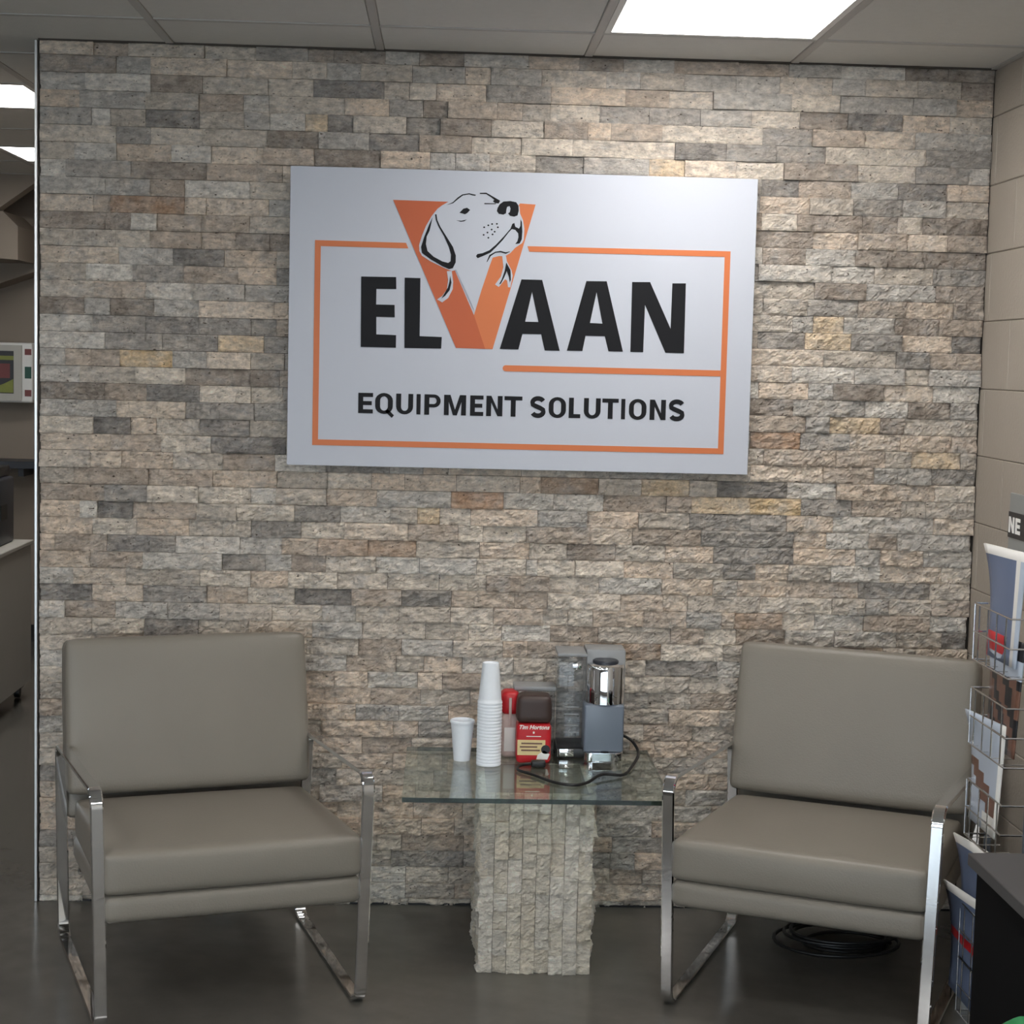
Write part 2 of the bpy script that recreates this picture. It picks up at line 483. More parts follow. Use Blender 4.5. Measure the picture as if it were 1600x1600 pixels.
# ------------------------------------------------------------------ stone wall
PAL = {'T': (198, 183, 167), 't': (188, 170, 152), 'L': (198, 189, 177), 'l': (186, 184, 180), 'm': (170, 162, 152),
       'g': (156, 155, 153), 'D': (124, 122, 120), 'd': (94, 93, 94), 'b': (152, 138, 125), 'B': (116, 106, 98),
       'o': (190, 168, 136), 'O': (196, 166, 118), 'r': (146, 112, 86), 'x': (142, 118, 98)}
FIXED = {14:"t1150-1266",15:"t1590-1720 x1720-1866",16:"L158-313 d313-473 b1530-1675 d2725-2800",17:"g1941-2048 x2087-2233 l2685-2797",18:"d8-157 L619-759 d759-929",19:"L739-886 L1191-1333",20:"D542-671 B748-851 L1303-1452 L1486-1600 L1600-1747",21:"b46-200 d200-329 t718-827 x827-976 x976-1120 B1574-1721 D2017-2261",22:"D627-775 D1977-2259 g2576-2799",23:"t17-121 d172-276 L584-755 D755-892 l892-1041 o1122-1189 t1281-1482 D1940-2125 D2125-2236 t2236-2378 g2536-2685",24:"L319-470 L470-625 r1222-1379 o1945-2123 O2123-2278",25:"x1490-1663 o1792-1937 d2020-2234",26:"t243-394 m394-541 b541-696",27:"T12-209 b209-359 L359-506 d506-728 o2608-2756",28:"d160-269 d472-619 r2116-2267",29:"D430-632 o2354-2508",30:"d315-471 L471-622 L622-716 g2720-2802",31:"g17-118 L283-429 B429-621 B621-706",32:"O236-390",33:"l11-97 l97-193 D193-361 o523-658",34:"D157-310 d310-466 D466-620 D2128-2271 o2271-2410 D2410-2563 t2563-2714 d2714-2804",35:"o2294-2386",36:"b160-311 l311-450 D2274-2427 t2574-2715",37:"D272-421 b421-581 t581-693 B2659-2806",38:"T8-231 g231-389 d389-539 t539-693 l2121-2342 D2649-2809",39:"B2616-2807",40:"b473-613 t2284-2418 b2418-2565",41:"T8-156 r206-422 T485-668 L2126-2232 B2232-2428 B2428-2535",42:"t2119-2268",43:"d2123-2234 g2391-2531 d2531-2680",44:"t224-383 l383-499 t994-1139 D1450-1592 o1787-1892 L2044-2188 D2583-2744",45:"d959-1106 b1106-1260 L1260-1407 L1407-1558 L1558-1710 L1710-1862 d1862-2014 D2014-2161 D2161-2310 L2310-2611 D2611-2809",46:"l150-205 d307-464 o772-837 d837-912 b1670-1822 L1822-2121 b2270-2423 T2423-2576 g2576-2807",47:"t26-116 b1188-1333 L1489-1635 D1635-1782 D1782-1934 g1934-2086 L2086-2230 B2230-2373 d2373-2536 t2536-2680",48:"d794-1000 T1153-1300 L2203-2346"}
CH, CPH = 0.04995, 0.38
back_wall = box('wall_back', 0.0, W, 0.012, 0.13, 0.0, H, M['backing'])
tag(back_wall, 'partition wall clad in split-face grey and beige stone strips', kind='structure')

def stone_mesh(bm, cl, x0, x1, z0, z1, col, seed, ax='wall', amp=1.0, step=0.0065):
    """one split-face stone added to bm; front toward -Y, lumpy and chipped"""
    rnd = random.Random(seed)
    nx = max(2, int(round((x1 - x0) / step))); nz = max(3, int(round((z1 - z0) / step)))
    proud = rnd.uniform(0.004, 0.017)
    tx, tz = rnd.uniform(-0.03, 0.03), rnd.uniform(-0.12, 0.12)
    xm, zm = (x0 + x1) / 2, (z0 + z1) / 2
    off = Vector((rnd.uniform(0, 50), rnd.uniform(0, 50), rnd.uniform(0, 50)))
    gap = 0.0006
    a0, a1, b0, b1 = x0 + gap, x1 - gap, z0 + gap, z1 - gap
    g = []
    for j in range(nz + 1):
        row = []
        for i in range(nx + 1):
            x = a0 + (a1 - a0) * i / nx; z = b0 + (b1 - b0) * j / nz
            q = Vector((x, 0, z)) + off
            h = noise.noise(q * 16) * 0.0060 + noise.noise(Vector((q.x * 38, 3, q.z * 60))) * 0.0050 + abs(noise.noise(q * 85)) * 0.0060 + noise.noise(Vector((q.x * 120, 9, q.z * 160))) * 0.0018
            h = h * amp + tx * (x - xm) + tz * (z - zm) * amp
            e = min(i, nx - i, j, nz - j)
            if e == 0: h -= 0.0018 + 0.004 * amp * max(0, noise.noise(q * 30))
            row.append(bm.verts.new((x, -max(0.0015, proud + h), z)))
        g.append(row)
    fs = []
    for j in range(nz):
        for i in range(nx):
            fs.append(bm.faces.new((g[j][i], g[j][i + 1], g[j + 1][i + 1], g[j + 1][i])))
    rim = [g[0][i] for i in range(nx + 1)] + [g[j][nx] for j in range(1, nz + 1)] + [g[nz][i] for i in range(nx - 1, -1, -1)] + [g[j][0] for j in range(nz - 1, 0, -1)]
    bk = [bm.verts.new((v.co.x, 0.013, v.co.z)) for v in rim]
    n = len(rim)
    for i in range(n):
        fs.append(bm.faces.new((rim[i], bk[i], bk[(i + 1) % n], rim[(i + 1) % n])))
    for f in fs:
        for l in f.loops:
            l[cl] = col
    return fs

def pal(k, rnd):
    c = [(t * (0.62 * v + 0.24 * q + 0.14 * sum(PAL[k]) / 3)) for v, q, t in zip(PAL[k], (163, 157, 150), (1.30, 1.278, 1.255))]
    j = rnd.uniform(0.93, 1.07)
    j = min(j, 238.0 / max(c))
    return tuple(lin(min(255, v * j)) for v in c) + (1.0,)

rs = random.Random(21)
stones = []
n_course = int((H - CPH * CH) / CH) + 1
for c in range(-1, n_course + 1):
    z0, z1 = max(0.0, (c + CPH) * CH), min(H - 0.003, (c + 1 + CPH) * CH)
    if z1 - z0 < 0.008: continue
    segs = []
    if c in FIXED:
        for it in FIXED[c].split():
            a, b = it[1:].split('-')
            segs.append((int(a) / 1000, int(b) / 1000, it[0]))
    pos, row = 0.002, []
    def fill(a, b):
        # strips of the usual 7 to 20 cm lengths
        while b - a > 0.001:
            L = rs.choice((0.075, 0.10, 0.13, 0.15, 0.15, 0.155, 0.19, 0.22))
            if b - a - L < 0.055: L = b - a if b - a < 0.24 else (b - a) / 2
            zt = (z0 + z1) / 2
            if zt > 1.45: k = rs.choice('mmggDBbbtlTBgm')
            else: k = rs.choice('mmmlgLttgDbmTlbmt')
            row.append((a, a + L, k)); a += L
    for a, b, k in segs:
        if a - pos < 0.03: a = pos
        else: fill(pos, a)
        row.append((a, b, k)); pos = b
    if (W - 0.007) - pos > 0.03: fill(pos, W - 0.007)
    for a, b, k in row:
        stones.append((a, b, z0, z1, k))

def hidden(a, b, z0, z1):
    xm, zm = (a + b) / 2, (z0 + z1) / 2
    if 0.74 < xm < 2.09 and 1.35 < zm < 2.2: return True
    if 0.12 < xm < 1.0 and zm < 0.78: return True
    if 2.05 < xm and zm < 0.78: return True
    return False
vis = sorted([i for i, s in enumerate(stones) if not hidden(*s[:4])], key=lambda i: -(stones[i][1] - stones[i][0]) * (stones[i][3] - stones[i][2]))
single = set(vis[:300])
rest = bmesh.new(); rcl = rest.loops.layers.float_color.new('stone_colour')
for i, (a, b, z0, z1, k) in enumerate(stones):
    rnd = random.Random(1000 + i)
    col = pal(k, rnd)
    amp = 0.7 if z1 > 2.2 else (1.0 if z1 > 1.6 else 1.3)
    if i in single:
        bm = bmesh.new(); cl = bm.loops.layers.float_color.new('stone_colour')
        stone_mesh(bm, cl, a, b, z0, z1, col, i, amp=amp)
        ctr = Vector(((a + b) / 2, 0, (z0 + z1) / 2))
        bmesh.ops.translate(bm, verts=bm.verts, vec=-ctr)
        finish(bm, 'stone', M['stone'], back_wall, ctr)
    else:
        stone_mesh(rest, rcl, a, b, z0, z1, col, i, amp=amp)
o = finish(rest, 'smaller_stones', M['stone'], back_wall)
o['kind'] = 'stuff'

# metal corner strip and dark joint at the free end of the partition
tag(box('trim_3', -0.011, -0.002, -0.022, 0.135, 0.0, H - 0.003, M['alu'], bev=0.0015, seg=1), 'thin aluminium corner strip at the free end of the stone wall', kind='structure')
tag(box('trim_4', -0.002, 0.004, -0.004, 0.012, 0.0, H - 0.003, M['backing']), 'dark joint beside the aluminium corner strip', kind='structure')
tag(box('trim_5', 0.0, W, -0.0115, 0.011, 0.0, 0.006, M['baseboard']), 'dark floor joint under the stone wall', kind='structure')

# ------------------------------------------------------------------ block wall on the right
rw = box('wall_right', W, W + 0.18, YF, 0.13, 0.0, H + 0.02, M['mortar'])
tag(rw, 'painted beige concrete block wall', kind='structure')
blk = {}
for c in range(13):
    z0, z1 = c * 0.2015 + 0.0, min(H, (c + 1) * 0.2015)
    if z1 - z0 < 0.03: continue
    y = -0.25 + (0.2 if c % 2 else 0.0) + 0.4
    while y > -2.9:
        a, b = max(y - 0.4, -3.3), min(y, -0.001)
        y -= 0.4
        if b - a < 0.03: continue
        key = (round(b - a, 3), round(z1 - z0, 3))
        if key not in blk:
            bm = bmesh.new()
            bx(bm, -0.004, 0.02, -key[0] / 2 + 0.0012, key[0] / 2 - 0.0012, -key[1] / 2 + 0.0012, key[1] / 2 - 0.0012)
            bevel(bm, 0.0022, 1)
            bmesh.ops.recalc_face_normals(bm, faces=bm.faces)
            me = bpy.data.meshes.new('block'); bm.to_mesh(me); bm.free(); me.materials.append(M['block'])
            blk[key] = me
        o = bpy.data.objects.new('block', blk[key]); COL.objects.link(o); o.parent = rw
        o.location = (W, (a + b) / 2, (z0 + z1) / 2)
far_face = box('block_face', W - 0.006, W + 0.01, YF, -3.05, 0, H, M['block'], rw)

# ------------------------------------------------------------------ rest of the shell
tag(box('wall_left', XL - 0.15, XL, YF, YB, 0, H + 0.02, M['grey_paint']), 'plain pale side wall', kind='structure')
tag(box('wall_far', XL, 0.2, YB, YB + 0.15, 0, H + 0.1, M['plaster']), 'beige wall at the end of the passage', kind='structure')
tag(box('wall_passage', 0.0, 0.12, 0.14, YB, 0, H + 0.1, M['plaster']), 'beige side wall of the passage behind the stone partition', kind='structure')
tag(box('baseboard_far', XL, 0.0, YB - 0.012, YB, 0, 0.1, M['baseboard']), 'black vinyl baseboard at the end of the passage', kind='structure')
# window wall behind the viewer
bm = bmesh.new()
for r in ((XL, -3.15, 0, H), (2.75, W, 0, H), (-3.15, 2.75, 0, 0.3), (-3.15, 2.75, 2.05, H)):
    bx(bm, r[0], r[1], YF - 0.15, YF, r[2], r[3])
tag(finish(bm, 'wall_front', M['grey_paint']), 'window wall behind the viewer', kind='structure')
win = empty('window_1', (-0.2, YF - 0.07, 0.3)); tag(win, 'wide shop window behind the viewer', kind='structure')
for i in range(4):
    x0 = -2.95 + i * 1.475
    box('pane', x0 + 0.03, x0 + 1.445, -0.004, 0.004, 0.03, 1.72, M['pane'], win)
for i in range(5):
    x0 = -2.95 + i * 1.475
    box('mullion', x0 - 0.03, x0 + 0.03, -0.03, 0.03, 0, 1.75, M['alu'], win)

# soffit shapes (underside of a stair) at the end of the passage
for nm, poly, y, d, lab in (('trim_6', [(-1.45, 2.56), (-0.6, 2.56), (-0.6, 2.52), (-0.925, 2.521), (-1.111, 2.386), (-1.45, 2.14)], 3.9, 0.10, 'sloping beige soffit edge under the ceiling of the passage'),
                            ('trim_7', [(-2.6, 2.372), (-1.111, 2.372), (-1.033, 2.296), (-1.033, 2.123), (-1.112, 2.127), (-2.6, 2.12)], 3.95, 0.7, 'boxed beige bulkhead under the stair soffit'),
                            ('trim_8', [(-2.6, 2.55), (-1.78, 2.55), (-0.6, 2.25), (-0.61, 2.246), (-2.6, 1.52)], 4.4, 0.25, 'sloping beige stair underside at the end of the passage')):
    bm = bmesh.new()
    prism(bm, poly, y, y + d)
    tag(finish(bm, nm, M['plaster']), lab, kind='structure')

# ------------------------------------------------------------------ sign
SX, SY, SZ = 0.735, -0.062, 1.341
D = {'E':[(210,556),(312,557),(313,522),(255,521),(255,476),(309,476),(310,440),(256,440),(257,389),(315,388),(315,351),(212,351)],'L':[(337,556),(383,556),(384,387),(449,386),(448,352),(340,351)],'A1':[(679,560),(740,560),(797,354),(753,354),(741,401),(686,401),(675,355),(620,355)],'A1h':[(711,524),(732,437),(693,437)],'A2':[(870,560),(930,561),(984,356),(941,356),(929,400),(872,400),(864,355),(818,355)],'A2h':[(901,528),(921,437),(884,438)],'N':[(1005,561),(1058,562),(1123,427),(1124,560),(1164,561),(1165,356),(1110,356),(1045,495),(1044,356),(1006,356)],'VL':[(299,780),(461,779),(428,695),(484,579),(542,452),(577,354),(491,355)],'VR':[(669,780),(715,778),(599,354),(577,354),(542,452),(589,621),(629,710)],'head':[(442,768),(470,785),(486,797),(503,805),(542,808),(573,809),(596,799),(616,788),(638,789),(658,785),(668,770),(670,751),(679,732),(684,707),(683,676),(678,665),(658,651),(645,636),(629,626),(611,626),(593,621),(585,598),(565,534),(543,466),(515,524),(487,582),(474,579),(452,587),(412,605),(386,621),(378,635),(377,651),(385,679),(396,707),(412,736),(429,758)],'ear':[(415,733),(404,708),(391,674),(383,646),(386,629),(412,611),(446,592),(466,584),(477,587),(485,604),(485,624),(476,649),(458,676),(438,706),(429,725),(426,742),(422,741),(425,725),(432,708),(450,678),(464,648),(471,626),(470,607),(463,602),(446,606),(420,619),(402,635),(397,655),(399,677),(407,694),(410,708)],'brow':[(455,769),(473,778),(487,792),(500,801),(520,805),(540,801),(538,798),(520,802),(502,798),(489,788),(474,775)],'stop':[(551,807),(570,808),(587,799),(602,791),(611,786),(607,778),(596,779),(590,784),(594,788),(585,795),(570,804),(551,804)],'nose':[(610,776),(621,784),(641,786),(658,783),(665,773),(666,759),(663,745),(653,741),(641,743),(635,750),(640,754),(642,764),(639,771),(632,769),(630,761),(629,750),(621,746),(608,748),(602,756),(604,765)],'eye':[(493,748),(504,760),(515,763),(524,757),(516,748),(509,744),(503,746)],'lid':[(484,726),(499,725),(515,729),(508,724),(498,722)],'bridge':[(565,778),(599,778),(599,776),(565,775)],'mouth':[(544,624),(548,630),(563,633),(583,642),(602,659),(624,683),(643,706),(648,720),(654,723),(657,712),(668,707),(672,715),(672,734),(676,726),(678,699),(677,676),(671,664),(658,662),(664,670),(667,682),(666,693),(657,703),(647,705),(638,695),(621,672),(602,651),(586,635),(563,624),(549,618)],'jaw':[(575,607),(583,628),(600,638),(616,641),(631,637),(642,640),(643,639),(631,633),(616,637),(601,635),(587,625),(578,609)],'lickLw':[(460,578),(474,579),(479,548),(478,526),(465,500),(448,487),(433,495),(448,506),(461,525),(464,553)],'lickL':[(470,565),(474,545),(469,523),(456,506),(445,498),(453,511),(464,531),(468,548)],'lickRw':[(621,626),(632,626),(635,611),(649,586),(653,570),(647,536),(640,536),(637,555),(631,559),(613,536),(602,543),(618,566),(625,594)],'lickR':[(633,608),(646,586),(648,558),(645,550),(642,566),(635,583),(629,566),(619,546),(613,543),(621,558),(629,583)],'dots':[(565,686),(579,678),(591,688),(576,693),(588,702),(597,696),(566,708),(578,714),(589,718),(606,709),(603,719)],'f_tl':[(71,658),(339,656),(346,639),(90,640),(90,631),(72,630)]}
sign = empty('wall_sign', (SX, 0, SZ)); tag(sign, 'large white company sign with black and orange lettering on the stone wall', 'sign')
SW, SH = 1.367, 0.870
bm = bmesh.new(); bx(bm, 0, SW, SY, -0.030, 0, SH); bevel(bm, 0.0012, 1)
finish(bm, 'panel', [M['sign_white']], sign)
for x, z in ((0.12, 0.1), (SW - 0.16, 0.1), (0.12, SH - 0.14), (SW - 0.16, SH - 0.14)):
    box('standoff', x, x + 0.04, -0.030, 0.012, z, z + 0.04, M['alu'], sign)

def flat(bm, poly, lay, holes=(), th=0.0010):
    """cut vinyl shape standing proud of the panel; lay = which sheet"""
    y1 = SY - 0.0002 - lay * th
    y0 = y1 - th
    def ring(pl, y): return [bm.verts.new((a / 1000.0, y, b / 1000.0)) for a, b in pl]
    edges = []
    for pl in [poly] + list(holes):
        pl = [q for i, q in enumerate(pl) if (Vector(q) - Vector(pl[i - 1])).length > 0.05]
        f, k = ring(pl, y0), ring(pl, y1)
        n = len(pl)
        for i in range(n):
            bm.faces.new((f[i], k[i], k[(i + 1) % n], f[(i + 1) % n]))
            e = bm.edges.get((f[i], f[(i + 1) % n])); edges.append(e)
    bmesh.ops.triangle_fill(bm, edges=edges, use_beauty=True)

def decal(name, polys, m, lay=0, label=None, parent=sign):
    bm = bmesh.new()
    for p in polys:
        if isinstance(p, dict): flat(bm, p['o'], lay, p['h'])
        else: flat(bm, p, lay)
    o = finish(bm, name, m, parent)
    if label: o['label'] = label
    return o

decal('letter', [D['E']], M['ink'], 0, 'black letter E')
decal('letter', [D['L']], M['ink'], 0, 'black letter L')
decal('letter', [{'o': D['A1'], 'h': [D['A1h']]}], M['ink'], 0, 'black letter A beside the orange V')
decal('letter', [{'o': D['A2'], 'h': [D['A2h']]}], M['ink'], 0, 'second black letter A')
decal('letter', [D['N']], M['ink'], 0, 'black letter N')
vee = decal('letter', [D['VL']], M['dark_orange'], 0, 'large orange letter V')
decal('right_arm', [D['VR']], M['orange'], 0, None, vee)
head = decal('dog_head', [D['head'], D['lickLw'], D['lickRw']], M['sign_white'], 1, 'white dog head emblem in black line over the V')
decal('line_art', [D[k] for k in ('ear', 'brow', 'stop', 'nose', 'eye', 'lid', 'bridge', 'mouth', 'jaw', 'lickL', 'lickR')]
      + [[(x + 3.0 * math.cos(t), z + 2.6 * math.sin(t)) for t in (0, 1.05, 2.1, 3.14, 4.2, 5.25)] for x, z in D['dots']], M['ink'], 2, None, head)
# orange border lines
fx0, fx1, fz0, fz1, ft = 74, 1293, 60, 658, 17
decal('border', [[(fx0, fz1), (339, fz1 - 1), (346, fz1 - ft), (fx0 + ft, fz1 - ft), (fx0 + ft, fz0 + ft), (fx1 - ft, fz0 + ft), (fx1 - ft, fz1 - ft),
                  (700, fz1 - ft), (694, fz1 - 1), (fx1, fz1), (fx1, fz0), (fx0, fz0)]], M['orange'], 0, 'orange border line')
ul = [(630 + 9 + 9 * math.cos(t), 299 + 9 * math.sin(t)) for t in [math.pi / 2 + math.pi * i / 8 for i in range(9)]]
decal('underline', [[(fx1 - ft - 0.5, 308), *ul, (fx1 - ft - 0.5, 290)]], M['orange'], 0, 'orange line under the name')

# small lettering
def glyph(ch, w, s=0.24):
    """polygons in a box w wide and 1 tall"""
    def arc(cx, cz, rx, rz, a0, a1, n=10):
        return [(cx + rx * math.cos(math.radians(a0 + (a1 - a0) * i / n)), cz + rz * math.sin(math.radians(a0 + (a1 - a0) * i / n))) for i in range(n + 1)]
    if ch == 'I': return [[(0, 0), (w, 0), (w, 1), (0, 1)]]
    if ch == 'E':
        h = s * 0.82
        return [[(0, 0), (w, 0), (w, h), (s, h), (s, 0.5 - h / 2), (w * .92, 0.5 - h / 2), (w * .92, 0.5 + h / 2), (s, 0.5 + h / 2), (s, 1 - h), (w, 1 - h), (w, 1), (0, 1)]]
    if ch == 'L': return [[(0, 0), (w, 0), (w, s * .82), (s, s * .82), (s, 1), (0, 1)]]
    if ch == 'T':
        a = (w - s) / 2
        return [[(a, 0), (a + s, 0), (a + s, 1 - s * .82), (w, 1 - s * .82), (w, 1), (0, 1), (0, 1 - s * .82), (a, 1 - s * .82)]]
    if ch == 'N': return [[(0, 0), (s, 0), (s, 0.66), (w - s, 0), (w, 0), (w, 1), (w - s, 1), (w - s, 0.34), (s, 1), (0, 1)]]
    if ch == 'M':
        m_ = w / 2
        return [[(0, 0), (s, 0), (s * .95, 0.66), (m_ - s * .4, 0), (m_ + s * .4, 0), (w - s * .95, 0.66), (w - s, 0), (w, 0), (w, 1), (w - s * 1.3, 1), (m_, 0.28), (s * 1.3, 1), (0, 1)]]
    if ch == 'U':
        return [[(0, 1), (0, 0.36)] + arc(w / 2, 0.36, w / 2, 0.37, 180, 360) + [(w, 1), (w - s, 1), (w - s, 0.36)] + arc(w / 2, 0.36, w / 2 - s, 0.20, 360, 180)[1:] + [(s, 1)]]
    if ch in 'OQ':
        o = arc(w / 2, 0.64, w / 2, 0.375, 0, 180) + arc(w / 2, 0.36, w / 2, 0.375, 180, 360)
        i = arc(w / 2, 0.64, w / 2 - s, 0.21, 0, 180) + arc(w / 2, 0.36, w / 2 - s, 0.21, 180, 360)
        r = [{'o': o, 'h': [i]}]
        if ch == 'Q': r.append([(w * .55, 0.12), (w * .95, -0.20), (w * 1.08, -0.07), (w * .72, 0.22)])
        return r
    if ch == 'P':
        o = [(0, 0), (s, 0), (s, 0.36), (w - 0.3, 0.36)] + arc(w - 0.32, 0.68, 0.32, 0.32, -90, 90) + [(0, 1)]
        i = [(s, 0.53), (w - 0.34, 0.53)] + arc(w - 0.34, 0.685, 0.14, 0.155, -90, 90) + [(s, 0.84)]
        return [{'o': o, 'h': [i]}]
    if ch == 'S':
        sp = arc(w / 2, 0.735, w / 2 - s / 2, 0.19, 20, 180, 9) + [(s * .55, 0.62), (w * .36, 0.545), (w * .64, 0.455), (w - s * .55, 0.37)] + arc(w / 2, 0.265, w / 2 - s / 2, 0.19, 0, -160, 9)
        L, R_ = [], []
        for i in range(len(sp)):
            a = Vector(sp[max(i - 1, 0)]); b = Vector(sp[min(i + 1, len(sp) - 1)])
            t = (b - a).normalized(); n = Vector((-t.y, t.x)); p = Vector(sp[i])
            L.append(tuple(p + n * s * .48)); R_.append(tuple(p - n * s * .48))
        return [L + R_[::-1]]
U0, U1, X0, X1 = 57.0, 1512.0, 207.5, 1173.0
for ch, a, b in (('E', 57, 122), ('Q', 132, 210), ('U', 225, 300), ('I', 315, 333), ('P', 350, 422), ('M', 437, 535), ('E', 553, 612), ('N', 625, 697), ('T', 705, 785),
                 ('S', 820, 890), ('O', 903, 980), ('L', 993, 1045), ('U', 1060, 1135), ('T', 1142, 1215), ('I', 1227, 1245), ('O', 1262, 1340), ('N', 1355, 1427), ('S', 1440, 1512)):
    k = (X1 - X0) / (U1 - U0)
    xa, xb = X0 + (a - U0) * k, X0 + (b - U0) * k
    hgt = 60.0; z0 = 157.0
    def mp(pl): return [(xa + p[0] * hgt, z0 + p[1] * hgt) for p in pl]
    gl = []
    for p in glyph(ch, (xb - xa) / hgt):
        gl.append({'o': mp(p['o']), 'h': [mp(q) for q in p['h']]} if isinstance(p, dict) else mp(p))
    decal('small_letter', gl, M['ink'], 0)

# ------------------------------------------------------------------ armchairs
def sweep_flat(bm, path, w, t, xf):
    """closed flat-bar loop: path in (y, z), xf(z) gives the bar's centre in x"""
    n = len(path); rings = []
    c = t * 0.25
    for i in range(n):
        a = Vector(path[i - 1]); b = Vector(path[(i + 1) % n]); p = Vector(path[i])
        tg = (b - a).normalized(); nr = Vector((-tg.y, tg.x))
        rr = []
        for dx, dn in ((-w / 2 + c, -t / 2), (w / 2 - c, -t / 2), (w / 2, -t / 2 + c), (w / 2, t / 2 - c), (w / 2 - c, t / 2), (-w / 2 + c, t / 2), (-w / 2, t / 2 - c), (-w / 2, -t / 2 + c)):
            q = p + nr * dn
            rr.append(bm.verts.new((xf(q.x, q.y) + dx, q.x, q.y)))
        rings.append(rr)
    for i in range(n):
        a, b = rings[i], rings[(i + 1) % n]
        for j in range(8):
            bm.faces.new((a[j], a[(j + 1) % 8], b[(j + 1) % 8], b[j]))

def make_chair(label):
    e = empty('armchair'); tag(e, label, 'chair', 'taupe armchairs with chrome frames')
    DC = 0.38
    for s in (-1, 1):
        bm = bmesh.new()
        path = rounded([(0.005 - DC, 0.0062), (0.005 - DC, 0.602), (0.715 - DC, 0.562), (0.755 - DC, 0.0062)], 0.042, 9)
        sweep_flat(bm, path, 0.032, 0.012, lambda y, z, s=s: s * (0.326 + 0.014 * z / 0.6 + 0.016 * (y + 0.38) / 0.75))
        finish(bm, 'side_frame', M['chrome'], e, smooth=30)
    # seat cushion
    bm = bmesh.new()
    rbox(bm, 0.648, 0.66, 0.108, 0.020, 8, (0.004, 0.008, 0.016))
    bmesh.ops.rotate(bm, verts=bm.verts, cent=(0, 0, 0), matrix=Matrix.Rotation(math.radians(-2.5), 3, 'X'))
    bmesh.ops.translate(bm, verts=bm.verts, vec=(0, 0.322 - DC, 0.382))
    sc = finish(bm, 'seat_cushion', M['leather'], e, smooth=50)
    bm = bmesh.new()
    tube(bm, [(-0.29, -0.015 - DC + 0.012, 0.4405), (0.29, -0.015 - DC + 0.012, 0.4405)], 0.0025, 6)
    # upholstered seat base
    bm2 = bmesh.new()
    bm.free()
    rbox(bm2, 0.648, 0.70, 0.072, 0.022, 6, (0.0, 0.004, 0.002))
    bmesh.ops.rotate(bm2, verts=bm2.verts, cent=(0, 0, 0), matrix=Matrix.Rotation(math.radians(-2.5), 3, 'X'))
    bmesh.ops.translate(bm2, verts=bm2.verts, vec=(0, 0.345 - DC, 0.292))
    finish(bm2, 'seat_base', M['leather'], e, smooth=50)
    # back cushion and the upholstered panel behind it
    lean = math.radians(-13)
    for nm, sx, th, hh, yy, zz in (('back_cushion', 0.682, 0.105, 0.432, 0.724, 0.638), ('back_panel', 0.675, 0.05, 0.505, 0.796, 0.590)):
        bm = bmesh.new()
        rbox(bm, sx, th, hh, 0.022, 8, (0.004, 0.010 if nm == 'back_cushion' else 0.0, 0.004))
        bmesh.ops.rotate(bm, verts=bm.verts, cent=(0, 0, 0), matrix=Matrix.Rotation(lean, 3, 'X'))
        bmesh.ops.translate(bm, verts=bm.verts, vec=(0, yy - DC, zz))
        finish(bm, nm, M['leather'], e, smooth=50)
    # chrome bars tying the two side frames together
    for y, z in ((0.16, 0.245), (0.60, 0.225)):
        bm = bmesh.new(); bx(bm, -0.318, 0.318, y - DC - 0.015, y - DC + 0.015, z, z + 0.01); bevel(bm, 0.002, 1)
        finish(bm, 'cross_bar', M['chrome'], e, smooth=30)
    return e
def place_chair(e, fx, fy, ang):
    a = math.radians(ang)
    e.rotation_euler = (0, 0, a)
    e.location = (fx - math.sin(a) * 0.38, fy + math.cos(a) * 0.38, 0)
c1 = make_chair('taupe leather armchair with chrome frame left of the glass table')
place_chair(c1, 0.702, -0.937, 18.0)
c2 = copy_tree(c1)
c2['label'] = 'taupe leather armchair with chrome frame right of the glass table, beside the magazine rack'
place_chair(c2, 2.100, -0.965, -24.0)

# ------------------------------------------------------------------ glass table on a stone pedestal
GT = 0.512
PX0, PX1, PY0, PY1, PZ = 1.318, 1.624, -0.588, -0.230, 0.4975
table = empty('side_table', ((PX0 + PX1) / 2, (PY0 + PY1) / 2, 0)); tag(table, 'square glass-topped side table on a pale split-stone pedestal', 'table')
tcx, tcy = table.location.x, table.location.y
bm = bmesh.new()
bx(bm, 1.106 - tcx, 1.822 - tcx, -0.70 - tcy, -0.105 - tcy, GT - 0.0125, GT)
for f in bm.faces:
    if abs(f.normal.z) < 0.5: f.material_index = 1
bm.normal_update()
for f in bm.faces:
    f.material_index = 0 if abs(f.normal.z) > 0.5 else 1
finish(bm, 'glass_top', [M['glass'], M['glass_edge']], table)
ped = box('pedestal', PX0 - tcx + 0.014, PX1 - tcx - 0.014, PY0 - tcy + 0.014, PY1 - tcy - 0.014, 0.0, PZ, M['mortar'], table)
rp = random.Random(5)
def pstone(w, h, seed):
    """pale split stone standing upright, front toward -Y, centred in x, from z = 0"""
    bm = bmesh.new(); cl = bm.loops.layers.float_color.new('stone_colour')
    c = rp.choice(((214, 206, 192), (206, 198, 184), (220, 214, 204), (200, 190, 174), (212, 202, 186), (198, 192, 182)))
    stone_mesh(bm, cl, -w / 2, w / 2, 0, h, tuple(lin(min(255, v * 1.14)) for v in c) + (1,), seed, amp=1.5, step=0.0075)
    return bm
sd = 5000
